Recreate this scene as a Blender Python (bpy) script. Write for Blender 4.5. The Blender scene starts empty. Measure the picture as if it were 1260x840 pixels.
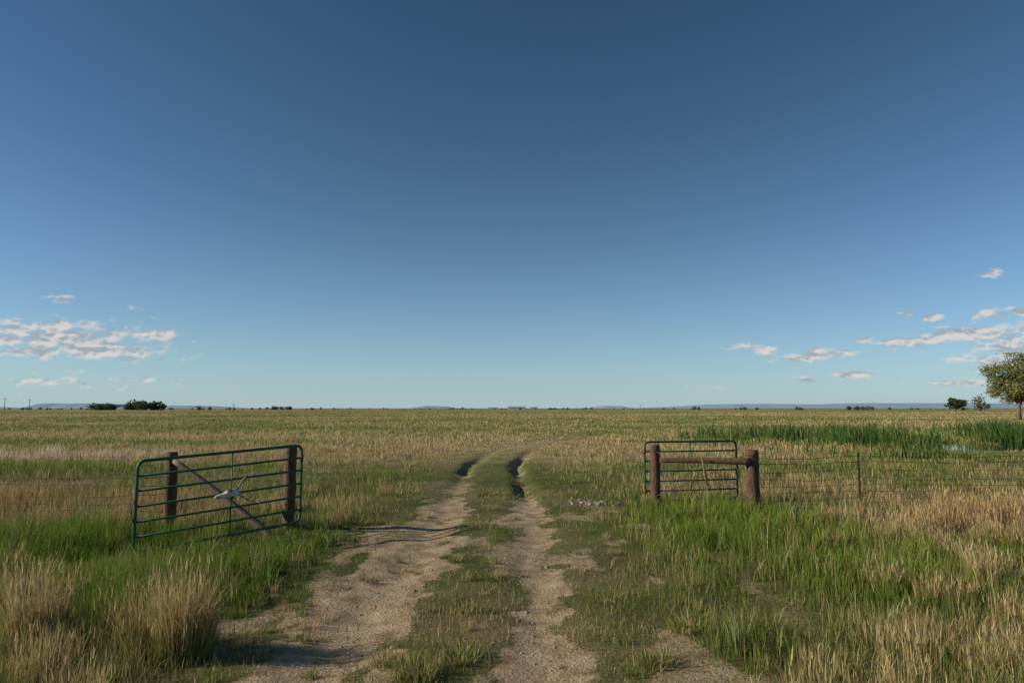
import bpy, math, numpy as np
from mathutils import Vector, Matrix, Euler
np.seterr(all='ignore')
rng = np.random.default_rng(7)
scene = bpy.context.scene
scene.view_settings.view_transform = 'Standard'
scene.view_settings.look = 'None'
scene.view_settings.exposure = 0
scene.view_settings.gamma = 1
COL = scene.collection
CAM_H = 2.15

# ---------------------------------------------------------------- noise
def _h(xi, yi, seed):
    n = (xi*374761393 + yi*668265263 + seed*1442695041) & 0xffffffff
    n = ((n ^ (n >> 13))*1274126177) & 0xffffffff
    n = n ^ (n >> 16)
    return (n & 0xffff)/65535.0
def vnoise(x, y, seed=0):
    x = np.asarray(x, float); y = np.asarray(y, float)
    xi = np.floor(x).astype(np.int64); yi = np.floor(y).astype(np.int64)
    fx = x-xi; fy = y-yi
    fx = fx*fx*(3-2*fx); fy = fy*fy*(3-2*fy)
    a = _h(xi, yi, seed); b = _h(xi+1, yi, seed); c = _h(xi, yi+1, seed); d = _h(xi+1, yi+1, seed)
    return (a*(1-fx)+b*fx)*(1-fy)+(c*(1-fx)+d*fx)*fy
def fbm(x, y, seed=0, o=4):
    s = 0; a = .5; t = 0
    for i in range(o):
        s = s+a*vnoise(x*2**i+17.3*i, y*2**i-9.1*i, seed+i*13); t += a; a *= .5
    return s/t
def blob(X, Y, cx, cy, rx, ry):
    return np.exp(-(((X-cx)/rx)**2+((Y-cy)/ry)**2)**2)
def sstep(a, b, x):
    t = np.clip((x-a)/(b-a), 0, 1); return t*t*(3-2*t)

# ---------------------------------------------------------------- site layout
TY = [-60, 0, 5, 13, 19, 27, 33, 40, 48, 65, 101, 160, 400]
TX = [-.6, -.65, -.63, -.42, -.5, -.75, -.2, 1.0, 3.2, 10, 25, 60, 220]
PC = (27.3, 41.0)   # pond centre
def track(X, Y):
    c = np.interp(Y, TY, TX)
    slope = (np.interp(Y+1.5, TY, TX)-np.interp(Y-1.5, TY, TX))/3
    k = 1/np.sqrt(1+slope**2)
    return (X-c)*k
def rut_mask(X, Y):
    d = track(X, Y)
    n = (fbm(X*1.3, Y*.8, 3)-.5)
    n2 = (fbm(X*5, Y*4, 5)-.5)
    wl = .46+.85*n+.75*n2; wr = .24+.6*n+.65*n2
    far = sstep(13.5, 19, Y)
    wl = wl-.26*far; wr = wr-.09*far
    l = 1-sstep(wl-.15, wl+.22, np.abs(d+.97))
    r = 1-sstep(wr-.12, wr+.22, np.abs(d-.84))
    m = np.maximum(l, r)
    m = m*(1-.45*far)*(1-sstep(26, 44, Y)*.9)
    bare = .60*sstep(.52, .65, fbm(X*1.3, Y*.8, 41))*(1-sstep(2.6, 3.8, np.abs(d-.5)))
    return np.maximum(m, bare*(1-far))
def height(X, Y):
    d = track(X, Y)
    wig = .35*(fbm(Y*.35, Y*0, 9)-.5)*sstep(15, 22, Y)
    s = sstep(14, 21, Y)*(1-sstep(26, 38, Y))
    dl = .05+.17*s*np.clip(2.6*fbm(Y*.28, Y*0+3, 10)-.75, .1, 1)*sstep(19, 24, Y)
    dr = .05+.20*s*np.clip(2.6*fbm(Y*.33, Y*0+8, 19)-.65, .1, 1)
    w = .32-.08*s
    z = -dl*np.exp(-((d+.97+wig)/(w*1.1))**2)-dr*np.exp(-((d-.84+wig*.7)/w)**2)
    z = z+.10*(fbm(X*.55, Y*.55, 11)-.5)+.04*(fbm(X*3, Y*3, 12)-.5)
    z = z+.4*(fbm(X*.035, Y*.035, 14)-.5)*sstep(45, 90, Y)
    z = z+.016*(fbm(X*12, Y*12, 15, 2)-.5)*(Y < 30)
    z = z-.40*blob(X, Y, PC[0], PC[1], 5.0, 4.2)-.05*blob(X, Y, 24.3, 35, 3.5, 4.5)
    z = z-.12*blob(X, Y, -11, 17, 6, 4)
    return z
def gate_clear(X, Y):
    """trampled, shorter grass along the swing of the left gate"""
    ax, ay, bx, by = -5.6, 10.05, -3.7, 12.0
    t = np.clip(((X-ax)*(bx-ax)+(Y-ay)*(by-ay))/((bx-ax)**2+(by-ay)**2), 0, 1)
    dd = np.hypot(X-(ax+t*(bx-ax))-.15, Y-(ay+t*(by-ay))+.45)
    return np.exp(-(dd/1.0)**4)
def lushness(X, Y):
    j = 1.6*(fbm(X*.6, Y*.6, 21)-.5)
    l = blob(X+j, Y+j, -5.9, 9.5, 4.8, 3.2)
    l = np.maximum(l, blob(X+j, Y-j, 3.7, 12.4, 2.1, 3.1))
    l = np.maximum(l, .75*blob(X, Y+j, 8.5, 10.2, 3.4, .9))
    l = np.maximum(l, .6*blob(X, Y, -20, 24, 9, 2.2))
    l = np.maximum(l, .7*blob(X, Y+j, 4.2, 8.8, 1.8, 1.4))
    return l
def marsh(X, Y):
    j = 3*(fbm(X*.2, Y*.2, 25)-.5)
    m = blob(X+j, Y+j, 32, 45, 18, 9)
    m = np.maximum(m, blob(X+j, Y+j*.5, 25, 32, 9.5, 4.5))
    m = np.maximum(m, blob(X, Y, 58, 52, 24, 14))
    return m
def tallstraw(X, Y):
    j = 1.0*(fbm(X*.6, Y*.6, 23)-.5)
    t = blob(X, Y+j, 9.5, 12.9, 4.3, 1.25)
    t = np.maximum(t, .9*blob(X, Y+j, -12, 15.5, 7, 2.8))
    t = np.maximum(t, .5*blob(X+j, Y, -4.4, 6.1, 1.6, .9))
    t = np.maximum(t, .5*blob(X+j, Y, 6, 19, 4, 3))
    return t
PALE = (-21, 30.5, 7.5, 1.5)
def greenness(X, Y):
    n = fbm(X*.45, Y*.45, 31)
    nf = fbm(X*.016+5, Y*.045, 33, 5)
    nm = fbm(X*.09, Y*.14, 35, 4)
    f = sstep(16, 40, Y)
    g = .82+2.0*(n-.5)
    gf = .54+2.8*(nf-.5)+2.1*(nm-.5)
    g = g*(1-f)+gf*f
    d = np.abs(track(X, Y))
    g = g+.45*np.exp(-(d/2.6)**2)*sstep(15, 26, Y)*(1-sstep(60, 120, Y))
    g = g+.9*lushness(X, Y)-.85*tallstraw(X, Y)+.5*marsh(X, Y)
    g = g-1.2*blob(X, Y, *PALE)
    g = g+.5*blob(X, Y, -22, 44, 16, 6)
    return np.clip(g, .05, 1)
STRAW = np.array([.56, .44, .23]); STRAW2 = np.array([.40, .305, .145])
GREEN = np.array([.15, .22, .042]); OLIVE = np.array([.22, .24, .07])

# ---------------------------------------------------------------- materials
def newmat(name):
    m = bpy.data.materials.new(name); m.use_nodes = True
    nt = m.node_tree; nt.nodes.clear()
    return m, nt
def N(nt, t, **kw):
    n = nt.nodes.new(t)
    for k, v in kw.items(): setattr(n, k, v)
    return n
def mat_simple(name, c1, c2, scale=8, rough=.8, bump=.3, stretch=(1, 1, 1), metallic=0, bdist=.01):
    m, nt = newmat(name); L = nt.links.new
    out = N(nt, 'ShaderNodeOutputMaterial'); p = N(nt, 'ShaderNodeBsdfPrincipled')
    tc = N(nt, 'ShaderNodeTexCoord'); mp = N(nt, 'ShaderNodeMapping')
    mp.inputs['Scale'].default_value = stretch
    no = N(nt, 'ShaderNodeTexNoise'); no.inputs['Scale'].default_value = scale; no.inputs['Detail'].default_value = 8
    cr = N(nt, 'ShaderNodeValToRGB')
    cr.color_ramp.elements[0].position = .35; cr.color_ramp.elements[1].position = .66
    cr.color_ramp.elements[0].color = (*c1, 1); cr.color_ramp.elements[1].color = (*c2, 1)
    bp = N(nt, 'ShaderNodeBump'); bp.inputs['Strength'].default_value = bump; bp.inputs['Distance'].default_value = bdist
    L(tc.outputs['Object'], mp.inputs['Vector']); L(mp.outputs[0], no.inputs['Vector'])
    L(no.outputs['Fac'], cr.inputs[0]); L(cr.outputs[0], p.inputs['Base Color'])
    L(no.outputs['Fac'], bp.inputs['Height']); L(bp.outputs[0], p.inputs['Normal'])
    p.inputs['Roughness'].default_value = rough; p.inputs['Metallic'].default_value = metallic
    L(p.outputs[0], out.inputs[0])
    return m
def mat_foliage(name, transl=.35):
    m, nt = newmat(name); L = nt.links.new
    out = N(nt, 'ShaderNodeOutputMaterial'); a = N(nt, 'ShaderNodeAttribute', attribute_name='tint')
    d = N(nt, 'ShaderNodeBsdfDiffuse'); t = N(nt, 'ShaderNodeBsdfTranslucent'); mx = N(nt, 'ShaderNodeMixShader')
    mx.inputs[0].default_value = transl
    L(a.outputs['Color'], d.inputs[0]); L(a.outputs['Color'], t.inputs[0])
    L(d.outputs[0], mx.inputs[1]); L(t.outputs[0], mx.inputs[2]); L(mx.outputs[0], out.inputs[0])
    return m
M_GRASS = mat_foliage('grass_blades', .30)
M_LEAF = mat_foliage('leaves', .3)
M_WOOD = mat_simple('weathered_dark_wood', (.03, .018, .011), (.17, .095, .052), 9, .85, .9, (7, 7, .7), bdist=.012)
M_WOOD2 = mat_simple('weathered_grey_wood', (.09, .062, .04), (.28, .20, .135), 9, .85, .8, (6, 6, 1), bdist=.01)
M_BARK = mat_simple('bark', (.07, .05, .035), (.2, .15, .11), 3, .9, .6, bdist=.05)
M_GREENP = mat_simple('green_gate_paint', (.006, .055, .022), (.013, .10, .038), 14, .5, .1, bdist=.002)
M_WIRE = mat_simple('rusty_wire', (.05, .03, .02), (.14, .10, .075), 30, .6, .1, metallic=.3)
M_STEEL = mat_simple('rusted_steel_post', (.09, .035, .02), (.17, .07, .04), 20, .7, .3, metallic=.2)
M_BONE = mat_simple('bone', (.42, .39, .34), (.68, .64, .57), 12, .7, .4, bdist=.004)
M_ANTLER = mat_simple('antler', (.20, .135, .08), (.40, .31, .22), 20, .6, .4, bdist=.004)
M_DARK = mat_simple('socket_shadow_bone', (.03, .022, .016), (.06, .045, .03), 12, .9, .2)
M_ROCK = mat_simple('pale_rock', (.22, .18, .14), (.42, .36, .30), 9, .9, .8, bdist=.02)

# ---------------------------------------------------------------- mesh helpers
def mesh_np(name, V, loops, starts, totals, mat, tint=None, smooth=False, parent=None, extra=None):
    me = bpy.data.meshes.new(name)
    me.vertices.add(len(V)); me.vertices.foreach_set('co', V.astype(np.float32).ravel())
    me.loops.add(len(loops)); me.loops.foreach_set('vertex_index', loops.astype(np.int32))
    me.polygons.add(len(starts)); me.polygons.foreach_set('loop_start', starts.astype(np.int32))
    me.polygons.foreach_set('loop_total', totals.astype(np.int32))
    if smooth: me.polygons.foreach_set('use_smooth', np.ones(len(starts), bool))
    me.update(calc_edges=True)
    if tint is not None:
        a = me.attributes.new('tint', 'FLOAT_COLOR', 'POINT')
        a.data.foreach_set('color', np.concatenate([tint, np.ones((len(tint), 1))], 1).astype(np.float32).ravel())
    if extra:
        for k, v in extra.items():
            a = me.attributes.new(k, 'FLOAT', 'POINT'); a.data.foreach_set('value', v.astype(np.float32))
    me.materials.append(mat)
    o = bpy.data.objects.new(name, me); COL.objects.link(o)
    if parent: o.parent = parent
    return o
class MB:
    def __init__(s): s.v = []; s.f = []
    def tube(s, pts, rad, sides=8, rough=0, seed=0, cap=True):
        pts = [Vector(p) for p in pts]; n = len(pts)
        if not hasattr(rad, '__len__'): rad = [rad]*n
        base = len(s.v); ref = None
        for i, p in enumerate(pts):
            t = (pts[min(i+1, n-1)]-pts[max(i-1, 0)])
            if t.length < 1e-9: t = Vector((0, 0, 1))
            t.normalize()
            if ref is None:
                ref = Vector((0, 0, 1)) if abs(t.z) < .9 else Vector((1, 0, 0))
            u = ref-t*ref.dot(t); u.normalize(); ref = u; w = t.cross(u)
            for k in range(sides):
                a = 2*math.pi*k/sides
                r = rad[i]
                if rough: r *= 1+rough*(float(vnoise(np.array(k*.9+seed*7), np.array(i*.35+seed), seed))-.5)*2
                s.v.append(tuple(p+u*math.cos(a)*r+w*math.sin(a)*r))
        for i in range(n-1):
            for k in range(sides):
                a = base+i*sides+k; b = base+i*sides+(k+1) % sides
                s.f.append((a, b, b+sides, a+sides))
        if cap:
            s.f.append(tuple(base+k for k in range(sides))[::-1])
            s.f.append(tuple(base+(n-1)*sides+k for k in range(sides)))
    def box(s, c, d, rz=0):
        b = len(s.v); cs, sn = math.cos(rz), math.sin(rz)
        for z in (-.5, .5):
            for x, y in ((-.5, -.5), (.5, -.5), (.5, .5), (-.5, .5)):
                X = x*d[0]; Y = y*d[1]
                s.v.append((c[0]+X*cs-Y*sn, c[1]+X*sn+Y*cs, c[2]+z*d[2]))
        for f in ((3, 2, 1, 0), (4, 5, 6, 7), (0, 1, 5, 4), (1, 2, 6, 5), (2, 3, 7, 6), (3, 0, 4, 7)):
            s.f.append(tuple(b+i for i in f))
    def obj(s, name, mat, parent=None, smooth=True):
        me = bpy.data.meshes.new(name); me.from_pydata(s.v, [], s.f); me.update()
        if smooth:
            me.polygons.foreach_set('use_smooth', [len(p.vertices) == 4 for p in me.polygons])
        me.materials.append(mat); o = bpy.data.objects.new(name, me); COL.objects.link(o)
        if parent: o.parent = parent
        return o
def empty(name, loc=(0, 0, 0)):
    e = bpy.data.objects.new(name, None); COL.objects.link(e); e.location = loc; e.empty_display_size = .2
    return e
def gz(x, y): return float(height(np.array([x], float), np.array([y], float))[0])

# ---------------------------------------------------------------- ground sheet
def axis(fine, lim, mx, g):
    a = [0.]; s = fine
    while a[-1] < mx:
        if a[-1] > lim: s *= g
        a.append(a[-1]+s)
    return np.array(a)
xp = axis(.07, 5, 9000, 1.04); xs = np.concatenate([-xp[:0:-1], xp])
yp = axis(.08, 17, 9500, 1.03)+3.5; yn = 3.5-axis(.15, 1, 300, 1.12)[:0:-1]
ys = np.concatenate([yn, yp])
GX, GY = np.meshgrid(xs, ys); nx, ny = len(xs), len(ys)
X = GX.ravel(); Y = GY.ravel()
Z = height(X, Y)
Z = Z*(1-sstep(1500, 3000, np.hypot(X, Y)))
g = greenness(X, Y)[:, None]
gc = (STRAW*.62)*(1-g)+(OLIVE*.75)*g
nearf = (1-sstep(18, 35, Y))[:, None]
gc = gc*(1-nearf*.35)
pale = blob(X, Y, *PALE)[:, None]
gc = gc*(1-pale)+np.array([.45, .36, .22])*pale
idx = (np.arange(ny-1)[:, None]*nx+np.arange(nx-1)[None, :]).ravel()
loops = np.stack([idx, idx+1, idx+nx+1, idx+nx], 1).ravel()
nf = len(idx)

m, nt = newmat('meadow_ground'); L = nt.links.new
out = N(nt, 'ShaderNodeOutputMaterial'); p = N(nt, 'ShaderNodeBsdfPrincipled'); p.inputs['Roughness'].default_value = .95
p.inputs['Specular IOR Level'].default_value = .15
geo = N(nt, 'ShaderNodeNewGeometry')
at = N(nt, 'ShaderNodeAttribute', attribute_name='tint'); ad = N(nt, 'ShaderNodeAttribute', attribute_name='dirt')
def noise(scale, detail=6, rough=.55, st=None):
    n = N(nt, 'ShaderNodeTexNoise'); n.inputs['Scale'].default_value = scale; n.inputs['Detail'].default_value = detail
    n.inputs['Roughness'].default_value = rough
    if st:
        mp = N(nt, 'ShaderNodeMapping'); mp.inputs['Scale'].default_value = st
        L(geo.outputs['Position'], mp.inputs['Vector']); L(mp.outputs[0], n.inputs['Vector'])
    else: L(geo.outputs['Position'], n.inputs['Vector'])
    return n
def ramp(inp, stops):
    r = N(nt, 'ShaderNodeValToRGB'); e = r.color_ramp.elements
    while len(e) < len(stops): e.new(.5)
    for i, (pos, c) in enumerate(stops):
        e[i].position = pos; e[i].color = (*c, 1) if hasattr(c, '__len__') else (c, c, c, 1)
    L(inp, r.inputs[0]); return r
def math_(op, a, b):
    n = N(nt, 'ShaderNodeMath', operation=op)
    for i, q in enumerate((a, b)):
        if hasattr(q, 'links'): L(q, n.inputs[i])
        else: n.inputs[i].default_value = q
    return n.outputs[0]
def mixmul(a, b):
    q = N(nt, 'ShaderNodeMix', data_type='RGBA', blend_type='MULTIPLY'); q.inputs[0].default_value = 1
    L(a, q.inputs[6]); L(b, q.inputs[7]); return q.outputs[2]
nA = noise(22, 6, .7); nB = noise(.35, 5, .6, (.5, 1.6, 1)); nC = noise(3.2, 6, .65); nD = noise(60, 3, .6)
var = ramp(nA.outputs['Fac'], [(.3, .45), (.7, 1.45)])
var2 = ramp(nB.outputs['Fac'], [(.35, .78), (.65, 1.2)])
grassc = mixmul(mixmul(at.outputs['Color'], var.outputs[0]), var2.outputs[0])
dc = ramp(nC.outputs['Fac'], [(.3, (.21, .145, .08)), (.5, (.41, .305, .185)), (.72, (.57, .45, .30))])
dcv = ramp(nD.outputs['Fac'], [(.3, .6), (.68, 1.25)])
dirtc = mixmul(dc.outputs[0], dcv.outputs[0])
dm = math_('ADD', ad.outputs['Fac'], math_('MULTIPLY', math_('SUBTRACT', nA.outputs['Fac'], .5), 1.3))
dmr = ramp(dm, [(.32, 0.), (.66, 1.)])
mixd = N(nt, 'ShaderNodeMix', data_type='RGBA'); L(dmr.outputs[0], mixd.inputs[0])
L(grassc, mixd.inputs[6]); L(dirtc, mixd.inputs[7]); L(mixd.outputs[2], p.inputs['Base Color'])
vor = N(nt, 'ShaderNodeTexVoronoi'); vor.inputs['Scale'].default_value = 34; L(geo.outputs['Position'], vor.inputs['Vector'])
hsum = math_('ADD', math_('MULTIPLY', nA.outputs['Fac'], 1.2), math_('ADD', nC.outputs['Fac'], math_('MULTIPLY', vor.outputs['Distance'], -.35)))
bp = N(nt, 'ShaderNodeBump'); bp.inputs['Strength'].default_value = .9; bp.inputs['Distance'].default_value = .035
L(hsum, bp.inputs['Height']); L(bp.outputs[0], p.inputs['Normal']); L(p.outputs[0], out.inputs[0])
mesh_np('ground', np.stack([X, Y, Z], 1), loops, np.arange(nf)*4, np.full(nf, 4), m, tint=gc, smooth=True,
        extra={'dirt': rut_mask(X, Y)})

# ---------------------------------------------------------------- grass generator
def blades(px, py, h, w, col, lean=.35, zbase=None, ldir=None, root=.8):
    n = len(px)
    a = rng.uniform(0, 2*np.pi, n)
    sx = np.cos(a)*w*.5; sy = np.sin(a)*w*.5
    ld = rng.uniform(0, 2*np.pi, n) if ldir is None else ldir
    le = np.abs(rng.normal(0, 1, n))*lean*h
    lx = np.cos(ld)*le; ly = np.sin(ld)*le
    z0 = height(px, py)-.01 if zbase is None else zbase
    V = np.empty((n, 5, 3))
    V[:, 0] = np.stack([px-sx, py-sy, z0], 1); V[:, 1] = np.stack([px+sx, py+sy, z0], 1)
    V[:, 2] = np.stack([px+lx*.35-sx*.8, py+ly*.35-sy*.8, z0+h*.6], 1)
    V[:, 3] = np.stack([px+lx*.35+sx*.8, py+ly*.35+sy*.8, z0+h*.6], 1)
    dz = h*np.sqrt(np.clip(1-(le/h*.5)**2, .2, 1))
    V[:, 4] = np.stack([px+lx, py+ly, z0+dz], 1)
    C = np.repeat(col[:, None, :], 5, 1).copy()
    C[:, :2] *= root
    return V.reshape(-1, 3), C.reshape(-1, 3), (px+lx, py+ly, z0+dz)
def emit(name, parts, mat=None):
    V = np.concatenate([p[0] for p in parts]); C = np.concatenate([p[1] for p in parts])
    n = len(V)//5; b = np.arange(n)[:, None]*5
    loops = (b+np.array([[0, 1, 3, 2, 2, 3, 4]])).ravel()
    st = (np.arange(n)[:, None]*7+np.array([[0, 4]])).ravel(); tot = np.tile([4, 3], n)
    return mesh_np(name, V, loops, st, tot, mat or M_GRASS, tint=C)
def straw_col(n):
    t = rng.random((n, 1)); c = STRAW*(1-t)+STRAW2*t
    c = c*rng.uniform(.75, 1.3, (n, 1))
    br = rng.random(n) < .12; c[br] = np.array([.19, .12, .065])*rng.uniform(.7, 1.3, (br.sum(), 1))
    return c
def green_col(n, lush=None):
    t = rng.random((n, 1)); c = GREEN*(1-t)+OLIVE*t
    if lush is not None:
        l = lush[:, None]*rng.uniform(.4, 1, (n, 1)); c = c*(1-l)+np.array([.185, .275, .038])*l*rng.uniform(.7, 1.25, (n, 1))
    return c*rng.uniform(.75, 1.25, (n, 1))

def scatter(n, y0, y1, power=1.0, fan=.86, pad=2.5):
    u = rng.random(n)
    if power == 1: py = y0*(y1/y0)**u
    else:
        k = 1-power; py = (y0**k+u*(y1**k-y0**k))**(1/k)
    px = rng.uniform(-1, 1, n)*(py*fan+pad)
    return px, py
N0 = 460000
px, py = scatter(N0, 3.6, 420, 1.12)
nc = N0//28
cx, cy = scatter(nc, 3.6, 420, 1.12)
wgt = rng.random(nc)**2+.15; ci = rng.choice(nc, N0, p=wgt/wgt.sum()); cl = rng.random(N0) < .62
csz = (.025+.09*wgt+.0030*cy)
px = np.where(cl, cx[ci]+rng.normal(0, 1, N0)*csz[ci], px); py = np.where(cl, cy[ci]+rng.normal(0, 1, N0)*csz[ci], py)
rm = rut_mask(px, py); d = np.abs(track(px, py))
keep = rng.random(N0) > np.clip(rm*1.22, 0, .97)
mid = (d < 2.4) & (py < 16)
keep &= ~((rng.random(N0) < .25) & mid)
thin = sstep(.5, .62, fbm(px*.7, py*.7, 83))*(py < 30)
keep &= rng.random(N0) > .55*thin
keep &= ~((((px-PC[0])/3.6)**2+((py-PC[1])/3.3)**2) < 1)
px, py, ci, cl, d = px[keep], py[keep], ci[keep], cl[keep], d[keep]
n = len(px)
lu = lushness(px, py); ts = tallstraw(px, py); gr = greenness(px, py)
cr_ = rng.random(nc)[ci]; cb = wgt[ci]
hn = fbm(px*.8, py*.8, 51)
far = sstep(20, 60, py)
h = .05+.17*hn+.04*rng.random(n)
h = h+.06*sstep(-2.2, -3.2, px)*(py < 14)
h = h*np.where(cl, .75+1.1*cb, .8)
h = h*(1-far)+(.15+.20*hn*np.where(cl, .6+cb, 1))*far
h = h+lu*.17*(.4+hn)+ts*.24*(rng.random(n) < .5)
roadz = (1-sstep(1.5, 3.0, d))*(1-far)
h = h*(1-roadz)+(.03+.16*hn*rng.random(n)*np.where(cl, .6+cb, .6))*roadz
fr = np.exp(-(d/2.6)**2)*sstep(16, 24, py); h = h*(1-.55*fr)
h = h*rng.uniform(.55, 1.25, n)
h = h*(1-.62*gate_clear(px, py))*(1-.85*blob(px, py, 24.3, 35.3, 3.0, 4.2))
w = np.maximum(.0048, .00066*py)*rng.uniform(.6, 1.5, n)
isg = rng.random(n) < np.clip(gr*.9+np.where(cl, (cr_-.5)*1.0, 0), .02, .97)
col = np.where(isg[:, None], green_col(n, np.clip(lu, 0, 1)), straw_col(n))
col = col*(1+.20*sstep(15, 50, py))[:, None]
pale = (blob(px, py, *PALE)*(rng.random(n) < .85))[:, None]
col = col*(1-pale)+np.array([.68, .58, .42])*pale*rng.uniform(.8, 1.1, (n, 1))
h = h+pale[:, 0]*.2
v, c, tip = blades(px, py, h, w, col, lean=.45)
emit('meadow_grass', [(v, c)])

def stems(n, sel_px, sel_py, hmin, hmax, w, colf, lean=.18, head=True, ldir=None, headlen=.09, headw=.012):
    h = rng.uniform(hmin, hmax, n)
    col = colf(n)
    out = []
    v, c, tip = blades(sel_px, sel_py, h, np.full(n, w) if np.isscalar(w) else w, col, lean=lean, ldir=ldir)
    out.append((v, c))
    if head:
        hm = rng.random(n) < .4
        hh = headlen*rng.uniform(.6, 1.3, hm.sum())
        v2, c2, _ = blades(tip[0][hm], tip[1][hm], hh, headw*rng.uniform(.6, 1.3, hm.sum()), col[hm]*1.08, lean=.3, zbase=tip[2][hm]-hh*.6, root=1)
        out.append((v2, c2))
    return out
parts = []
px = rng.uniform(4.2, 17, 30000); py = rng.normal(13.0, .9, 30000)
k = rng.random(30000) < np.clip(tallstraw(px, py)*fbm(px*1.3, py*1.3, 61)*2.2-.75, 0, 1)
parts += stems(k.sum(), px[k], py[k], .25, .68, .009, lambda n: straw_col(n)*np.array([1.1, 1.0, 1.0]), .32, headw=.014)
px = rng.uniform(-22, -5.6, 24000); py = rng.uniform(12.4, 20, 24000)
k = rng.random(24000) < np.clip(tallstraw(px, py)*fbm(px, py, 63)*1.6-.35, 0, 1)
parts += stems(k.sum(), px[k], py[k], .3, .62, .009, lambda n: straw_col(n)*np.array([.85, .75, .7]), .25, headw=.014)
px, py = scatter(12000, 4, 45, 1.05)
k = (np.abs(track(px, py)) > 2.4)*(rng.random(12000) < .1+.8*(1-greenness(px, py)))*(fbm(px*.9, py*.9, 91) > .47)*(gate_clear(px, py) < .3)
k = k.astype(bool)
parts += stems(k.sum(), px[k], py[k], .2, .46, np.maximum(.0032, .0005*py[k]), straw_col, .28, headw=.008)
emit('dry_grass_stems', parts)

parts = []
def bunch(x, y, h, n, r, colf, w=.006, head=True, lean=.26):
    a = rng.uniform(0, 2*np.pi, n); rr = np.sqrt(rng.random(n))*r
    bx = x+np.cos(a)*rr; by = y+np.sin(a)*rr
    return stems(n, bx, by, h*.35, h, w, colf, lean, head, ldir=a+rng.normal(0, .7, n), headlen=.10, headw=.008)
BUN = [(-2.85, 6.15, .84, 800, .20), (-3.3, 6.35, .62, 380, .2), (-4.3, 6.4, .78, 700, .22), (-3.7, 5.6, .5, 300, .2),
       (-5.2, 7.5, .62, 450, .2), (-3.9, 7.9, .36, 220, .16), (-6.4, 8.8, .5, 300, .22),
       (-4.8, 5.8, .55, 300, .22), (-6.2, 7.6, .55, 300, .22), (-3.0, 4.9, .45, 300, .2), (-3.8, 4.8, .5, 300, .2),
       (4.4, 8.3, .42, 220, .2), (5.1, 7.2, .36, 220, .2), (6.1, 9.0, .42, 220, .25), (3.3, 6.4, .3, 180, .18), (7.4, 9.7, .48, 260, .25), (3.9, 5.9, .3, 200, .2), (2.6, 5.2, .25, 160, .2)]
for _ in range(60):
    y = rng.uniform(5, 18); x = rng.uniform(-1, 1)*y*.85
    if abs(x+.5) > 2.6 and lushness(np.array([x]), np.array([y]))[0] < .4: BUN.append((x, y, rng.uniform(.25, .5), 150, rng.uniform(.12, .22)))
for _ in range(22):
    x = rng.uniform(4.4, 9.2); y = rng.uniform(x/.8, 12.2); BUN.append((x, y, rng.uniform(.32, .52), 190, rng.uniform(.12, .22)))
for (x, y, h, n, r) in BUN:
    parts += bunch(x, y, h, n, r, straw_col)
    parts += bunch(x, y, h*.6, n//2, r*1.25, green_col, head=False)
for (x, y, h, n) in [(-.75, 5.75, .2, 400), (-.45, 6.1, .15, 250), (-1.0, 6.0, .14, 200), (1.2, 6.0, .2, 200), (1.7, 6.8, .22, 260), (-.5, 7.6, .12, 200), (-.3, 9, .12, 200)]:
    parts += bunch(x, y, h, n, .18, lambda n: np.where(rng.random((n, 1)) < .6, green_col(n), straw_col(n)), head=False, lean=.6)
for _ in range(130):  # small tufts on the median, rut edges and shoulders of the track
    y = rng.uniform(5, 18); x = np.interp(y, TY, TX)+rng.choice([rng.normal(-.05, .3), rng.normal(2.0, .5), rng.normal(-2.1, .3), rng.normal(-1.2, .4)])
    gcol_ = (lambda n: green_col(n)) if rng.random() < .6 else straw_col
    parts += bunch(x, y, rng.uniform(.07, .19), 50, rng.uniform(.04, .10), gcol_, w=.005, head=False, lean=.6)
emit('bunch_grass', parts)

parts = []
nL = 3400
cx = rng.uniform(-11, 8, nL); cy = rng.uniform(6.3, 15.6, nL)
k = rng.random(nL) < (lushness(cx, cy)*1.15-.22)*fbm(cx*.9, cy*.9, 93)*1.7*(np.abs(track(cx, cy)) > 2.2)
cx, cy = cx[k], cy[k]; per = 34
bx = np.repeat(cx, per)+rng.normal(0, .06, len(cx)*per); by = np.repeat(cy, per)+rng.normal(0, .06, len(cx)*per)
hb = rng.uniform(.14, .50, len(cx))*(.6+.4*lushness(cx, cy))*(1-.66*gate_clear(cx, cy))
hh = np.repeat(hb, per)*rng.uniform(.6, 1.1, len(bx))
v, c, _ = blades(bx, by, hh, rng.uniform(.006, .011, len(bx)), green_col(len(bx), np.full(len(bx), .9))*np.repeat(rng.uniform(.6, 1.3, (len(cx), 1)), per, 0), lean=.42)
parts.append((v, c)); emit('lush_green_grass', parts)
a = rng.uniform(0, 2*np.pi, 60)
v, c, _ = blades(2.0+np.cos(a)*.08*rng.random(60), 6.2+np.sin(a)*.08*rng.random(60), rng.uniform(.2, .42, 60), np.full(60, .010),
                 np.tile([[.2, .25, .10]], (60, 1))*rng.uniform(.8, 1.2, (60, 1)), lean=.3, ldir=a)
emit('leafy_plant', [(v, c)])

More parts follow.
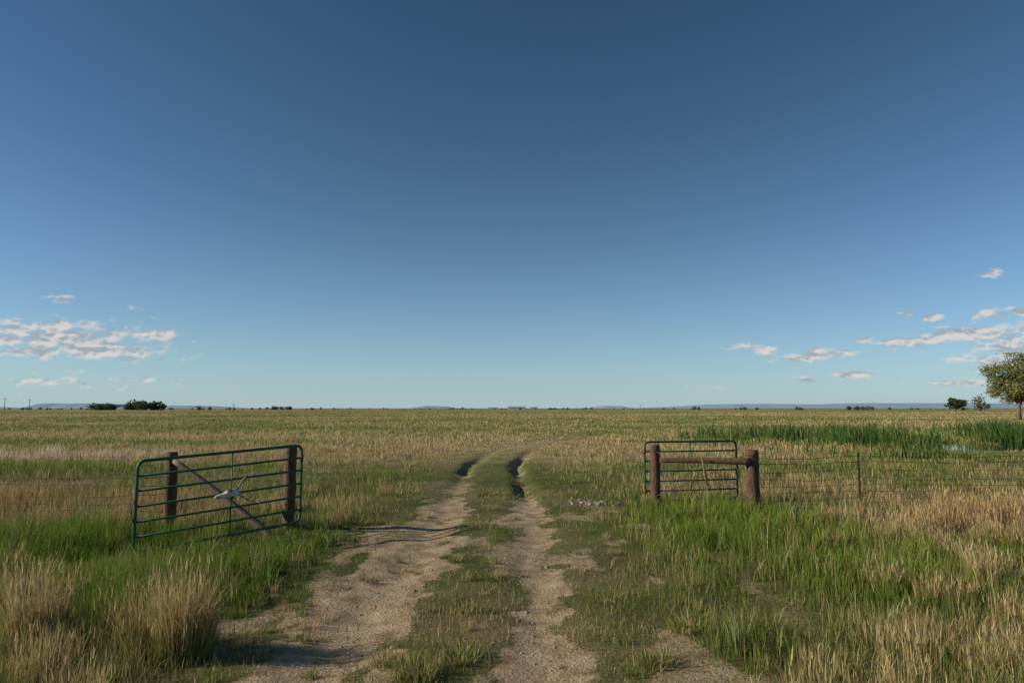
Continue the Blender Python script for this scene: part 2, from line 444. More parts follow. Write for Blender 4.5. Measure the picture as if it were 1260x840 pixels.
# marsh reeds and sedges
n = 200000
px = rng.uniform(9, 85, n); py = rng.uniform(25, 80, n)
mk = marsh(px, py)
nn = fbm(px*.26, py*.30, 71)
dens = np.clip((nn-.39)*8, .15, 1)*mk
dens = np.maximum(dens, blob(px, py, 14.5, 46, 1.8, 2)); dens = np.maximum(dens, .8*blob(px, py, 33.5, 38, 4, 3.5))
inp = (((px-PC[0])/3.8)**2+((py-PC[1])/3.4)**2) < 1
dens = dens*(1-blob(px, py, 24.3, 35.0, 2.6, 4.4))
k = (rng.random(n) < dens) & ~inp
px, py = px[k], py[k]; n = len(px)
big = np.clip((fbm(px*.45, py*.45, 73)-.38)*5, 0, 1)
front = 1-sstep(32, 40, py)
bigf = big*(1-.45*front)
hh = (.3+1.05*bigf)*rng.uniform(.55, 1.1, n)
hh = hh*(1-.85*blob(px, py, 21.5, 31.0, 2.6, 3.0))
hh = hh+.35*blob(px, py, 14.5, 46, 1.5, 1.5)
gcol = (np.array([.13, .20, .045])*(1-big[:, None])+np.array([.055, .12, .03])*big[:, None])*rng.uniform(.6, 1.5, (n, 1))
sc = rng.random(n) < .08; gcol[sc] = np.array([.38, .30, .13])
v, c, _ = blades(px, py, hh, rng.uniform(.025, .06, n), gcol, lean=.4); emit('marsh_reeds', [(v, c)])

# pond
mw, nt = newmat('pond_water'); L = nt.links.new
out = N(nt, 'ShaderNodeOutputMaterial'); p = N(nt, 'ShaderNodeBsdfPrincipled')
p.inputs['Base Color'].default_value = (.02, .03, .03, 1); p.inputs['Roughness'].default_value = .06; p.inputs['IOR'].default_value = 1.33
no = N(nt, 'ShaderNodeTexNoise'); no.inputs['Scale'].default_value = 3; bp = N(nt, 'ShaderNodeBump'); bp.inputs['Strength'].default_value = .15; bp.inputs['Distance'].default_value = .02
tc = N(nt, 'ShaderNodeTexCoord'); L(tc.outputs['Object'], no.inputs['Vector']); L(no.outputs['Fac'], bp.inputs['Height']); L(bp.outputs[0], p.inputs['Normal']); L(p.outputs[0], out.inputs[0])
mb = MB(); k = 48
for i in range(k):
    a = 2*math.pi*i/k; mb.v.append((PC[0]+5.2*math.cos(a), PC[1]+4.4*math.sin(a), -.11))
mb.f.append(tuple(range(k))); mb.obj('pond_water', mw, smooth=False)

# ---------------------------------------------------------------- pebbles / rocks
def rocks(name, P, S, mat):
    V = []; F = []
    ico = [(0, 0, -1), (.72, -.53, -.45), (-.28, -.85, -.45), (-.89, 0, -.45), (-.28, .85, -.45), (.72, .53, -.45), (.28, -.85, .45), (-.72, -.53, .45), (-.72, .53, .45), (.28, .85, .45), (.89, 0, .45), (0, 0, 1)]
    fc = [(0, 1, 2), (1, 0, 5), (0, 2, 3), (0, 3, 4), (0, 4, 5), (1, 5, 10), (2, 1, 6), (3, 2, 7), (4, 3, 8), (5, 4, 9), (1, 10, 6), (2, 6, 7), (3, 7, 8), (4, 8, 9), (5, 9, 10), (6, 10, 11), (7, 6, 11), (8, 7, 11), (9, 8, 11), (10, 9, 11)]
    ico = np.array(ico)
    for (x, y), s in zip(P, S):
        b = len(V); q = ico*rng.uniform(.7, 1.25, (12, 1))*np.array([s*rng.uniform(.8, 1.4), s*rng.uniform(.8, 1.3), s*rng.uniform(.45, .75)])
        z = gz(x, y); V += [(x+a_, y+b_, z+s*.15+c_) for a_, b_, c_ in q]; F += [tuple(b+i for i in f) for f in fc]
    me = bpy.data.meshes.new(name); me.from_pydata(V, [], F); me.materials.append(mat)
    o = bpy.data.objects.new(name, me); COL.objects.link(o)
yy = 4+rng.random(900)*16; side = rng.random(900) < .6
xx = np.interp(yy, TY, TX)+np.where(side, -.97+rng.normal(0, .36, 900), .84+rng.normal(0, .25, 900))
rocks('track_pebbles', list(zip(xx, yy)), rng.uniform(.005, .016, 900)*(1+1.0*(rng.random(900) < .05)), M_ROCK)
rocks('rock_pile', [(1.75+rng.normal(0, .28), 15.6+rng.normal(0, .35)) for _ in range(22)], rng.uniform(.03, .075, 22), M_ROCK)

# ---------------------------------------------------------------- gates
def gate(name, A, Bp, zA0, zB0, H, nstay=(0.5,)):
    root = empty(name, (Bp[0], Bp[1], 0))
    A3 = Vector((A[0], A[1], 0)); B3 = Vector((Bp[0], Bp[1], 0)); Wd = (B3-A3).length
    def P(s, z):
        t = s/Wd; q = A3.lerp(B3, t); return Vector((q.x-Bp[0], q.y-Bp[1], zA0*(1-t)+zB0*t+z))
    R = .11; r = .024
    pts = []
    def arc(cs, cz, a0, a1):
        for i in range(7):
            a = a0+(a1-a0)*i/6; pts.append(P(cs+R*math.cos(a), cz+R*math.sin(a)))
    pi = math.pi
    arc(Wd-R, R, -pi/2, 0); arc(Wd-R, H-R, 0, pi/2); arc(R, H-R, pi/2, pi); arc(R, R, pi, 1.5*pi); pts.append(pts[0]); pts.append(pts[1])
    mb = MB(); mb.tube(pts, r, 12, cap=False); mb.obj('frame', M_GREENP, root)
    mb = MB()
    for f in (.165, .33, .50, .67, .835):
        z = H*f; mb.tube([P(.022, z), P(Wd*.5, z-.004), P(Wd-.022, z)], .018, 10)
    mb.obj('rails', M_GREENP, root)
    mb = MB()
    nrm = Vector((-(B3-A3).y, (B3-A3).x, 0)).normalized()
    for t in nstay:
        c0 = P(Wd*t, .0); c1 = P(Wd*t, H)
        mb.tube([c0-nrm*.022, c1-nrm*.022], .012, 8)
    mb.obj('stays', M_GREENP, root)
    mb = MB()
    for z in (.22, H-.22):
        mb.tube([P(Wd, z-.05), P(Wd, z+.05)], .034, 10)
        mb.tube([P(Wd, z), P(Wd, z)+Vector((-.10, .17, 0))], .012, 8)
    mb.obj('hinges', M_STEEL, root)
    mb = MB(); mb.tube([P(.0, H*.62), P(-.06, H*.5), P(-.03, H*.33)], .008, 6); mb.obj('latch_chain', M_WIRE, root)
    return root
gate('metal_farm_gate', (-5.52, 10.20), (-3.70, 12.15), .05, .18, 1.32, (.53,))
gate('metal_farm_gate', (5.28, 16.25), (3.02, 15.72), .06, .06, 1.32, (.5, ))

# ---------------------------------------------------------------- wooden posts
def post(name, x, y, top, r, mat, tilt=(0, 0), seed=1, wraps=(.3, .9)):
    z0 = gz(x, y)
    e = empty(name, (x, y, z0)); Ht = top-z0
    zs = [-.4]+list(np.linspace(-.1, Ht-.02, 16))+[Ht-.006, Ht]
    rad = [r*1.05]*17+[r*.93, r*.82]
    mb = MB(); mb.tube([(tilt[0]*z, tilt[1]*z, z) for z in zs], rad, 20, rough=.11, seed=seed); mb.obj('post', mat, e)
    mb = MB()
    for wz in wraps:
        z = Ht*wz
        for k in range(3):
            mb.tube([(tilt[0]*z+math.cos(a)*(r*1.1), tilt[1]*z+math.sin(a)*(r*1.1), z+k*.018+.006*math.sin(a)) for a in np.linspace(0, 2*math.pi, 21)], .003, 5, cap=False)
    mb.obj('wire_wrap', M_WIRE, e)
    return e
post('wooden_fence_post', -3.97, 12.38, 1.50, .098, M_WOOD, (.005, 0), 1)
post('wooden_fence_post', -6.02, 12.25, 1.38, .095, M_WOOD, (-.01, 0), 2)
post('wooden_fence_post', 3.17, 15.30, 1.345, .10, M_WOOD, (.004, 0), 3)
post('wooden_fence_post', 5.11, 14.67, 1.27, .125, M_WOOD, (-.012, 0), 4)
def log(name, a, b, r0, r1, mat, seed=3, bend=.02):
    a = Vector(a); b = Vector(b); n = 14; pts = []; rd = []
    for i in range(n+1):
        t = i/n; q = a.lerp(b, t); q.z += bend*math.sin(t*math.pi); q.y += bend*.6*math.sin(t*5)
        pts.append(q); rd.append(r0*(1-t)+r1*t)
    e = empty(name, a); mb = MB()
    mb.tube([q-a for q in pts], rd, 14, rough=.14, seed=seed); mb.obj('pole', mat, e); return e
log('brace_pole', (-5.92, 12.10, 1.24), (-4.02, 11.88, -.06), .048, .064, M_WOOD2)
log('fence_rail', (3.24, 15.16, 1.01), (5.03, 14.56, 1.02), .055, .068, M_WOOD, 9, .012)

e = empty('wire_tension_stick', (4.1, 14.72, 0)); mb = MB()
mb.tube([(-.06, 0, 1.12), (-.01, .0, .85), (.06, .02, .52)], [.02, .026, .02], 10, rough=.15); mb.obj('stick', M_WOOD2, e)
mb = MB()
for o in (-.012, .012):
    mb.tube([(3.17-4.1, 15.17-14.72+o, .25), (.0, .02+o, .72), (5.11-4.1, 14.53-14.72+o, 1.15)], .004, 6)
    mb.tube([(3.17-4.1, 15.17-14.72+o, 1.2), (.0, .04+o, .70), (5.11-4.1, 14.53-14.72+o, .2)], .004, 6)
mb.obj('brace_wires', M_WIRE, e)

# ---------------------------------------------------------------- wire fences
def wire_fence(name, pts, tposts, hz=(.08, .2, .33, .47, .62, .78, .97, 1.1), stay=.3, woven_top=.80):
    e = empty(name, (pts[0][0], pts[0][1], 0)); ox, oy = pts[0]
    mb = MB(); segs = list(zip(pts[:-1], pts[1:]))
    for (a, b) in segs:
        Ld = math.hypot(b[0]-a[0], b[1]-a[1]); k = max(2, int(Ld/.6))
        for j, z in enumerate(hz):
            P = []
            for i in range(k+1):
                t = i/k; x = a[0]+(b[0]-a[0])*t; y = a[1]+(b[1]-a[1])*t
                P.append((x-ox, y-oy, z-.05*math.sin(math.pi*t)*(.5+.5*math.sin(j*2.1))+.012*rng.normal()))
            mb.tube(P, .0042 if z < woven_top+.01 else .005, 4)
            if z > woven_top+.01:
                s = .06
                while s < Ld-.05:
                    t = s/Ld; x = a[0]+(b[0]-a[0])*t-ox; y = a[1]+(b[1]-a[1])*t-oy; zz = z-.05*math.sin(math.pi*t)*(.5+.5*math.sin(j*2.1))
                    mb.tube([(x-.012, y-.012, zz-.014), (x+.012, y+.012, zz+.014)], .002, 3)
                    mb.tube([(x-.012, y+.012, zz+.014), (x+.012, y-.012, zz-.014)], .002, 3); s += .13
        s = stay
        while s < Ld:
            t = s/Ld; x = a[0]+(b[0]-a[0])*t-ox; y = a[1]+(b[1]-a[1])*t-oy
            mb.tube([(x, y, hz[0]-.03), (x+.01*rng.normal(), y, .4), (x+.01*rng.normal(), y, woven_top-.02)], .0034, 4); s += stay
    mb.obj('wires', M_WIRE, e)
    mb = MB()
    for (x, y, tp) in tposts:
        z0 = gz(x, y)
        for (dx, dy, sx, sy) in ((0, 0, .045, .008), (0, .018, .008, .028)):
            mb.box((x-ox+dx, y-oy+dy+.02, (tp+z0-.3)/2), (sx, sy, tp-z0+.3))
        for s in np.arange(.1, tp-.05, .055): mb.box((x-ox, y-oy+.010, z0+s), (.014, .01, .02))
    mb.obj('steel_posts', M_STEEL, e, smooth=False)
wire_fence('wire_fence', [(5.2, 14.72), (7.72, 15.35), (11.9, 15.5), (16.3, 15.6), (21, 15.7), (26, 15.9)], [(7.72, 15.38, 1.16), (11.9, 15.53, 1.2), (16.3, 15.63, 1.2), (21, 15.73, 1.2), (26, 15.93, 1.2)])
wire_fence('wire_fence', [(-6.1, 12.3), (-10.9, 12.55), (-15.2, 12.8), (-20, 13.0), (-25, 13.2)], [(-10.9, 12.58, 1.1), (-15.2, 12.83, 1.15), (-20, 13.03, 1.15), (-25, 13.23, 1.15)],
           hz=(.08, .2, .33, .47, .62, .78, .92))

# ---------------------------------------------------------------- antlered skull hung on the gate
sk = empty('deer_skull', (-4.46, 11.10, .80))
mb = MB()
prof = [(.10, .02, .02), (.09, .055, .05), (.05, .075, .07), (0, .082, .075), (-.05, .088, .065), (-.09, .07, .055), (-.14, .045, .042), (-.20, .036, .034), (-.26, .034, .028), (-.30, .03, .02), (-.315, .012, .01)]
sd = 16
for z, rx, ry in prof:
    for k in range(sd):
        a = 2*math.pi*k/sd; mb.v.append((rx*math.cos(a), ry*math.sin(a)*(1.1 if math.sin(a) < 0 else .8), z))
for i in range(len(prof)-1):
    for k in range(sd):
        a_ = i*sd+k; b_ = i*sd+(k+1) % sd; mb.f.append((a_, a_+sd, b_+sd, b_))
mb.f.append(tuple(range(sd))); mb.f.append(tuple((len(prof)-1)*sd+k for k in range(sd))[::-1])
o = mb.obj('skull', M_BONE, sk); s_ = o.modifiers.new('s', 'SUBSURF'); s_.levels = 1; s_.render_levels = 1
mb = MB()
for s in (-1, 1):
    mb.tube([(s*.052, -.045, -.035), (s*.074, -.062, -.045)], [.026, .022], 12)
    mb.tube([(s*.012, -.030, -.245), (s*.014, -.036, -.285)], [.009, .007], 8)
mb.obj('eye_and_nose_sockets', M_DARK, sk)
mb = MB()
for s in (-1, 1):
    main = [(s*.04, 0, .08), (s*.09, .03, .14), (s*.16, .04, .20), (s*.21, .0, .28), (s*.22, -.06, .36), (s*.19, -.10, .43)]
    mb.tube(main, [.015, .013, .011, .010, .008, .003], 8)
    for i, (dx, dz) in ((1, (-.02, .10)), (2, (-.03, .13)), (3, (-.05, .11)), (4, (.06, .06))):
        a = Vector(main[i]); mb.tube([a, a+Vector((s*dx*.5, -.03, dz*.6)), a+Vector((s*dx, -.06, dz))], [.009, .007, .003], 7)
mb.obj('antlers', M_ANTLER, sk)
mb = MB(); mb.tube([(0, .02, .09), (.0, .06, .11), (0, .10, .06)], .004, 6); mb.obj('hanging_wire', M_WIRE, sk)
sk.rotation_euler = Euler((0, math.radians(78), math.radians(35)), 'XYZ'); sk.scale = (1.0, 1.0, .9)

# ---------------------------------------------------------------- trees
def leaf_faces(C, S, col):
    n = len(C); a = rng.normal(size=(n, 3)); a /= np.linalg.norm(a, axis=1)[:, None]
    b = rng.normal(size=(n, 3)); b -= a*(a*b).sum(1)[:, None]; b /= np.linalg.norm(b, axis=1)[:, None]
    s = S[:, None]
    V = np.stack([C-a*s, C+b*s*.6, C+a*s, C-b*s*.6], 1).reshape(-1, 3)
    T = np.repeat(col, 4, 0); return V, T
def leaves_obj(name, V, T, parent=None):
    n = len(V)//4; return mesh_np(name, V, np.arange(n*4), np.arange(n)*4, np.full(n, 4), M_LEAF, tint=T, parent=parent)
def tree(name, x, y, h, cr, leaf=.22, n=6000, base=(.10, .13, .035)):
    z0 = gz(x, y)
    e = empty(name, (x, y, z0)); mb = MB()
    tr = h*.022+.05; fork = h*.28
    mb.tube([(0, 0, -.3), (.02*h*.2, 0, fork*.5), (.03*h, .01*h, fork)], [tr*1.4, tr*1.05, tr*.9], 10, rough=.1)
    tips = []
    for k in range(10):
        a = k*2.4+rng.random()*.6; l = rng.uniform(.38, .70)*h*(.7 if k > 6 else 1); out = cr*rng.uniform(.35, .95)
        p0 = Vector((.03*h, .01*h, fork*rng.uniform(.75, 1))); p2 = p0+Vector((math.cos(a)*out, math.sin(a)*out, l))
        p1 = p0.lerp(p2, .5)+Vector((0, 0, -l*.06))+Vector(rng.normal(0, .02*h, 3))
        mb.tube([p0, p1, p2], [tr*.6, tr*.36, tr*.1], 7)
        for t in (.55, .75, 1.):
            for _ in range(3):
                q = p1.lerp(p2, (t-.5)*2) if t > .5 else p1
                q2 = q+Vector(rng.normal(0, .13*h, 3)*np.array([1, 1, .6])); mb.tube([q, q2], [tr*.16, tr*.04], 5); tips.append(q2)
    mb.obj('trunk_and_limbs', M_BARK, e)
    tips = np.array([list(t) for t in tips]); ti = rng.integers(0, len(tips), n)
    rad = rng.uniform(.05, .11, len(tips))*h
    C = tips[ti]+rng.normal(0, 1, (n, 3))*rad[ti][:, None]*np.array([1, 1, .7])*.6
    C[:, 2] = np.clip(C[:, 2], h*.12, h*1.02)
    tone = rng.uniform(.65, 1.35, len(tips))[ti][:, None]
    V, T = leaf_faces(C, rng.uniform(.6, 1.3, n)*leaf, np.array(base)*tone*rng.uniform(.75, 1.3, (n, 1)))
    leaves_obj('foliage', V, T, e)
tree('cottonwood_tree', 88.6, 120, 11.6, 5.2, .19, 10500, (.22, .235, .085))
tree('cottonwood_tree', 98, 128, 11.5, 5.5, .18, 7000, (.19, .21, .075))
tree('round_tree', 194, 300, 7.2, 3.4, .38, 3000, (.08, .11, .04))

Vs = []; Ts = []
def mass(x0, x1, y, hmin, hmax, cnt, tone=(.035, .05, .022)):
    for _ in range(cnt):
        cx = rng.uniform(x0, x1); h = rng.uniform(hmin, hmax); cy = y+rng.uniform(-12, 12); w = h*rng.uniform(.4, .75)
        n = 130; q = rng.normal(size=(n, 3)); q /= np.linalg.norm(q, axis=1)[:, None]; q *= (rng.random((n, 1)))**.4
        C = np.array([cx, cy, h*.5])+q*np.array([w, w, h*.5])
        V, T = leaf_faces(C, rng.uniform(.08, .18, n)*h, np.array(tone)*rng.uniform(.6, 1.5, (n, 1))*rng.uniform(.8, 1.2)); Vs.append(V); Ts.append(T)
mass(-424, -385, 700, 4, 7.5, 26, (.10, .13, .055))
mass(-388, -360, 700, 6, 11, 13, (.08, .11, .05))
for (px0, px1, c, h0, h1, yy) in [(318, 362, 12, 3, 4.8, 800), (248, 258, 2, 3.5, 5, 700), (283, 293, 2, 2, 4, 700), (380, 400, 5, 2, 3.5, 900), (550, 590, 10, 2, 3.6, 1000), (670, 735, 18, 1.5, 3.6, 1000),
                                 (848, 856, 2, 3, 5, 800), (905, 935, 6, 2.5, 4.5, 800), (975, 990, 3, 2.5, 4, 700), (1040, 1075, 8, 3.5, 5, 700), (1085, 1130, 6, 2, 3.5, 900), (0, 110, 18, 1.5, 3.4, 900),
                                 (200, 320, 12, 1.5, 3.2, 900), (400, 550, 22, 1.3, 3, 1100), (740, 850, 16, 1.3, 3, 1100), (1135, 1215, 8, 1.5, 3, 900), (595, 665, 14, 2, 3.5, 975), (1218, 1225, 1, 6, 8, 500)]:
    mass((px0-630)/840*yy, (px1-630)/840*yy, yy, h0, h1, c, (.08, .09, .06))
leaves_obj('distant_trees', np.concatenate(Vs), np.concatenate(Ts))

# ---------------------------------------------------------------- farm buildings & poles on the horizon
M_WHITE = mat_simple('white_siding', (.6, .6, .58), (.72, .72, .7), 1, .7, .1)
M_ROOF = mat_simple('metal_roof', (.30, .32, .34), (.42, .44, .46), 1, .5, .1)
M_DOOR = mat_simple('dark_door', (.05, .04, .04), (.08, .07, .06), 1, .7, .1)
def barn(name, x, y, w, dpt, hw, hr, wall=M_WHITE):
    e = empty(name, (x, y, gz(x, y))); mb = MB(); mb.box((0, 0, hw/2), (w, dpt, hw)); mb.obj('walls', wall, e, False)
    mb = MB(); o = .5
    mb.v += [(-w/2-o, -dpt/2-o, hw+.01), (w/2+o, -dpt/2-o, hw+.01), (w/2+o, dpt/2+o, hw+.01), (-w/2-o, dpt/2+o, hw+.01), (-w/2-o, 0, hr), (w/2+o, 0, hr)]
    mb.f += [(0, 1, 5, 4), (2, 3, 4, 5), (0, 4, 3), (1, 2, 5), (3, 2, 1, 0)]; mb.obj('roof', M_ROOF, e, False)
    mb = MB(); mb.box((w*.2, -dpt/2-.03, hw*.4), (w*.14, .1, hw*.8)); mb.box((-w*.25, -dpt/2-.03, hw*.55), (w*.06, .1, hw*.25)); mb.box((-w*.1, -dpt/2-.03, hw*.55), (w*.06, .1, hw*.25)); mb.obj('doors_and_windows', M_DOOR, e, False)
barn('farm_barn', 6.5, 945, 24, 12, 2.9, 4.9)
barn('farm_shed', -26, 950, 12, 9, 2.3, 3.5)
barn('farm_house', 31, 950, 9, 8, 2.5, 4.1)
barn('farm_house', -300, 900, 9, 8, 2.5, 4.2)
def upole(x, y, h):
    e = empty('utility_pole', (x, y, 0)); mb = MB(); mb.tube([(0, 0, -.3), (0, 0, h)], [.22, .15], 8); mb.obj('pole', M_BARK, e)
    mb = MB(); mb.box((0, -.25, h-.8), (2.6, .16, .18)); mb.obj('crossarm', M_BARK, e, False)
    mb = MB()
    for dx in (-1.1, 0, 1.1): mb.tube([(dx, -.25, h-.7), (dx, -.25, h-.4)], .07, 6)
    mb.obj('insulators', M_DOOR, e)
for x_, y_, h_ in [(-370, 500, 9.5), (-366, 520, 9), (-256, 500, 5.5), (-203, 500, 5.5), (150, 800, 7), (285, 850, 7)]: upole(x_, y_, h_)

# ---------------------------------------------------------------- far hills
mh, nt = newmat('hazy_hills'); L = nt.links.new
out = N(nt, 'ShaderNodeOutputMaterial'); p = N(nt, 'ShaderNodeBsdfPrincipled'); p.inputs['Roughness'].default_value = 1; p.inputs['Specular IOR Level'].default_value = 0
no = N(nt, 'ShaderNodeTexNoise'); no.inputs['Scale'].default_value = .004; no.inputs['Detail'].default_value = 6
cr = N(nt, 'ShaderNodeValToRGB'); cr.color_ramp.elements[0].color = (.24, .35, .46, 1); cr.color_ramp.elements[1].color = (.32, .42, .52, 1)  # blue-grey distance haze is put into the base colour of the hills
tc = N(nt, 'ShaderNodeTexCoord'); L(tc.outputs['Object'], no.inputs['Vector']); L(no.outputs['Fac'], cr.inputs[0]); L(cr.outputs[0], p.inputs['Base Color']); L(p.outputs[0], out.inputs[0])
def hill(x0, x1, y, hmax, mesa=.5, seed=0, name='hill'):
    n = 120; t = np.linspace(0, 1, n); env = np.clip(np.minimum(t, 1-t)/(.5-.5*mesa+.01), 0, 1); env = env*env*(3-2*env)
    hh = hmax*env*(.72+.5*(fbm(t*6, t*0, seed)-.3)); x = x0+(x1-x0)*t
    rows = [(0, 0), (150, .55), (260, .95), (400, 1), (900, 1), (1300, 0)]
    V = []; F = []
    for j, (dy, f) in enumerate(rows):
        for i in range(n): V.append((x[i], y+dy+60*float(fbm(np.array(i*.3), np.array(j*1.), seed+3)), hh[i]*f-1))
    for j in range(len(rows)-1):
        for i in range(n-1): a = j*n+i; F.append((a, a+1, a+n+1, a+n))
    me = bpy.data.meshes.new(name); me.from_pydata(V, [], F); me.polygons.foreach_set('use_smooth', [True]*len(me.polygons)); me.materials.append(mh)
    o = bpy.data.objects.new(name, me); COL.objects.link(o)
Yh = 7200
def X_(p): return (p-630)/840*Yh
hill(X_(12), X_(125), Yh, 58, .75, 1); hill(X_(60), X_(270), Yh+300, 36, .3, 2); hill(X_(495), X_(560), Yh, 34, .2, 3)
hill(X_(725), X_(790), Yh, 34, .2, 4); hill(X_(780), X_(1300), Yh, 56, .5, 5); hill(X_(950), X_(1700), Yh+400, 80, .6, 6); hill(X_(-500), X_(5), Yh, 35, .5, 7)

# ---------------------------------------------------------------- world: sky + clouds
SUN_EL = 25; SUN_AZ_TRAVEL = 8
w = bpy.data.worlds.new('World'); scene.world = w; w.use_nodes = True
nt = w.node_tree; nt.nodes.clear(); L = nt.links.new
STR = .1
out = N(nt, 'ShaderNodeOutputWorld'); bg = N(nt, 'ShaderNodeBackground'); bg.inputs[1].default_value = STR
sky = N(nt, 'ShaderNodeTexSky', sky_type='NISHITA'); sky.sun_disc = False
sky.sun_elevation = math.radians(SUN_EL); sky.sun_rotation = math.radians(270-SUN_AZ_TRAVEL)
sky.altitude = 1500; sky.air_density = 1.0; sky.dust_density = .2; sky.ozone_density = 3.0
tc = N(nt, 'ShaderNodeTexCoord'); sx = N(nt, 'ShaderNodeSeparateXYZ'); L(tc.outputs['Generated'], sx.inputs[0])
def M(op, a, b=None, c=None):
    n = N(nt, 'ShaderNodeMath', operation=op)
    for i, q in enumerate((a, b, c)):
        if q is None: continue
        if hasattr(q, 'links'): L(q, n.inputs[i])
        else: n.inputs[i].default_value = q
    return n.outputs[0]
yy_ = M('MAXIMUM', sx.outputs['Y'], .02)
P_ = M('DIVIDE', sx.outputs['X'], yy_); Q_ = M('DIVIDE', sx.outputs['Z'], yy_)
cx_ = N(nt, 'ShaderNodeCombineXYZ'); L(P_, cx_.inputs[0]); L(Q_, cx_.inputs[1])
clouds = [(60, 412, 90, 17, 1.4), (105, 428, 110, 14, 1.3), (20, 404, 45, 12, 1.35), (188, 412, 28, 9, 1.25), (150, 438, 60, 7, 1.1), (40, 430, 60, 10, 1.2), (70, 367, 24, 6, 1.1), (162, 380, 14, 4, 1.0), (187, 388, 14, 3, .7), (123, 369, 9, 3, .9),
          (60, 470, 120, 9, .7), (150, 466, 40, 5, .7),
          (1130, 420, 48, 10, 1.4), (1210, 411, 62, 11, 1.6), (1245, 426, 45, 11, 1.45), (1225, 445, 55, 9, 1.3), (1225, 386, 20, 7, 1.6), (1230, 335, 16, 5, 1.2), (1152, 390, 16, 5, 1.7), (1118, 384, 10, 4, 1.6), (1260, 381, 18, 6, 1.4),
          (1020, 434, 34, 8, 1.4), (946, 433, 15, 6, 1.3), (975, 441, 28, 6, 1.3), (1048, 461, 28, 5, 1.5), (992, 467, 20, 5, 1.5), (912, 427, 34, 5, .8), (1066, 417, 17, 4, 1.1), (860, 477, 36, 3, .8), (1180, 471, 60, 5, 1.0), (1300, 410, 50, 16, 1.3), (-40, 420, 60, 16, 1.3)]
acc = None
for (x, y, rx, ry, s) in clouds:
    a = N(nt, 'ShaderNodeVectorMath', operation='SUBTRACT'); L(cx_.outputs[0], a.inputs[0]); a.inputs[1].default_value = ((x-630)/840, (502-y)/840, 0)
    b = N(nt, 'ShaderNodeVectorMath', operation='MULTIPLY'); L(a.outputs[0], b.inputs[0]); b.inputs[1].default_value = (840/rx, 840/ry, 0)
    l = N(nt, 'ShaderNodeVectorMath', operation='LENGTH'); L(b.outputs[0], l.inputs[0])
    v = M('MULTIPLY_ADD', l.outputs['Value'], -.55*s, s*.85)
    acc = v if acc is None else M('MAXIMUM', acc, v)
def wn(scale, st, off=(0, 0, 0), detail=6, rough=.6):
    mp = N(nt, 'ShaderNodeMapping'); mp.inputs['Scale'].default_value = st; mp.inputs['Location'].default_value = off
    L(cx_.outputs[0], mp.inputs['Vector']); n = N(nt, 'ShaderNodeTexNoise'); n.inputs['Scale'].default_value = scale; n.inputs['Detail'].default_value = detail; n.inputs['Roughness'].default_value = rough
    L(mp.outputs[0], n.inputs['Vector']); return n.outputs['Fac']
n1 = wn(26, (1, 2.3, 1)); n2 = wn(26, (1, 2.3, 1), (.004, -.012, 0))
den = M('ADD', acc, M('MULTIPLY', M('SUBTRACT', n1, .5), 2.6))
mr = N(nt, 'ShaderNodeMapRange', interpolation_type='SMOOTHSTEP'); L(den, mr.inputs[0]); mr.inputs[1].default_value = .25; mr.inputs[2].default_value = .9; mr.inputs[4].default_value = .85
sh = M('MULTIPLY_ADD', M('SUBTRACT', n1, n2), 4.5, .5)
crr = N(nt, 'ShaderNodeValToRGB'); crr.color_ramp.elements[0].color = (3.4, 3.8, 4.3, 1); crr.color_ramp.elements[1].color = (7.0, 6.6, 6.2, 1)
crr.color_ramp.elements[0].position = .2; crr.color_ramp.elements[1].position = .8
L(sh, crr.inputs[0])
sr = N(nt, 'ShaderNodeSeparateColor'); L(sky.outputs[0], sr.inputs[0])
rr = M('MULTIPLY', M('POWER', M('MULTIPLY', sr.outputs[0], .68), 1.2), .82)
gg = M('MULTIPLY', M('POWER', M('MULTIPLY', sr.outputs[1], .95), 1.25), .64)
bb = M('MULTIPLY', M('POWER', M('MULTIPLY', sr.outputs[2], 1.15), 1.4), .375)
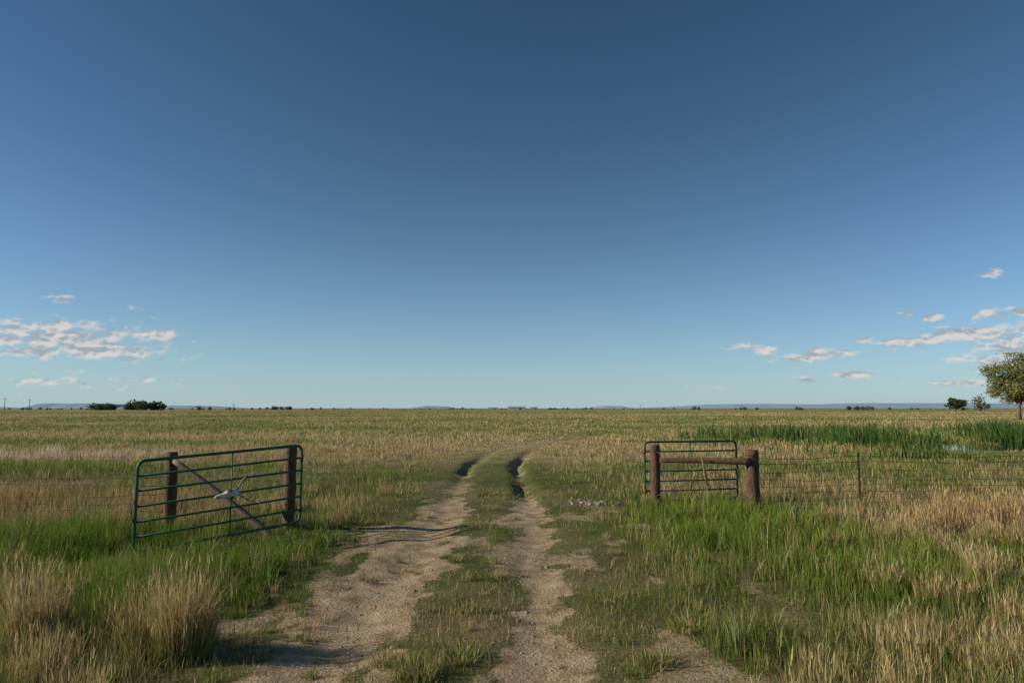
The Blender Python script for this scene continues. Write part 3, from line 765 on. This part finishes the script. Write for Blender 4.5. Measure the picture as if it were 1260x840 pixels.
cc = N(nt, 'ShaderNodeCombineColor'); L(rr, cc.inputs[0]); L(gg, cc.inputs[1]); L(bb, cc.inputs[2])
hz_ = M('MULTIPLY', M('EXPONENT', M('MULTIPLY', M('MAXIMUM', sx.outputs['Z'], 0), -10)), .92)
hm = N(nt, 'ShaderNodeMix', data_type='RGBA'); L(hz_, hm.inputs[0]); L(cc.outputs[0], hm.inputs[6]); hm.inputs[7].default_value = (3.9, 5.0, 5.7, 1)
L(hm.outputs[2], bg.inputs[0])
bgc = N(nt, 'ShaderNodeBackground'); bgc.inputs[1].default_value = STR; L(crr.outputs[0], bgc.inputs[0])
mxs = N(nt, 'ShaderNodeMixShader'); L(mr.outputs[0], mxs.inputs[0]); L(bg.outputs[0], mxs.inputs[1]); L(bgc.outputs[0], mxs.inputs[2])
region = M('MULTIPLY', M('GREATER_THAN', sx.outputs['Y'], .3), M('MULTIPLY', M('GREATER_THAN', sx.outputs['Z'], 0), M('LESS_THAN', Q_, .28)))
mxo = N(nt, 'ShaderNodeMixShader'); L(region, mxo.inputs[0]); L(bg.outputs[0], mxo.inputs[1]); L(mxs.outputs[0], mxo.inputs[2])
L(mxo.outputs[0], out.inputs[0])

# ---------------------------------------------------------------- sun
sd_ = bpy.data.lights.new('sun', 'SUN'); sd_.energy = 5.0; sd_.angle = math.radians(.5); sd_.color = (1, .88, .70)
so = bpy.data.objects.new('sun', sd_); COL.objects.link(so)
el = math.radians(SUN_EL); az = math.radians(SUN_AZ_TRAVEL)
dv = Vector((math.cos(el)*math.cos(az), math.cos(el)*math.sin(az), -math.sin(el)))
so.rotation_euler = dv.to_track_quat('-Z', 'Y').to_euler(); so.location = (-20, -5, 20)

# ---------------------------------------------------------------- camera
cd = bpy.data.cameras.new('camera'); cd.lens = 24; cd.sensor_width = 36; cd.clip_end = 30000; cd.clip_start = .05
co = bpy.data.objects.new('camera', cd); COL.objects.link(co); co.location = (0, 0, CAM_H)
co.rotation_euler = (math.radians(90+5.57), 0, 0); scene.camera = co
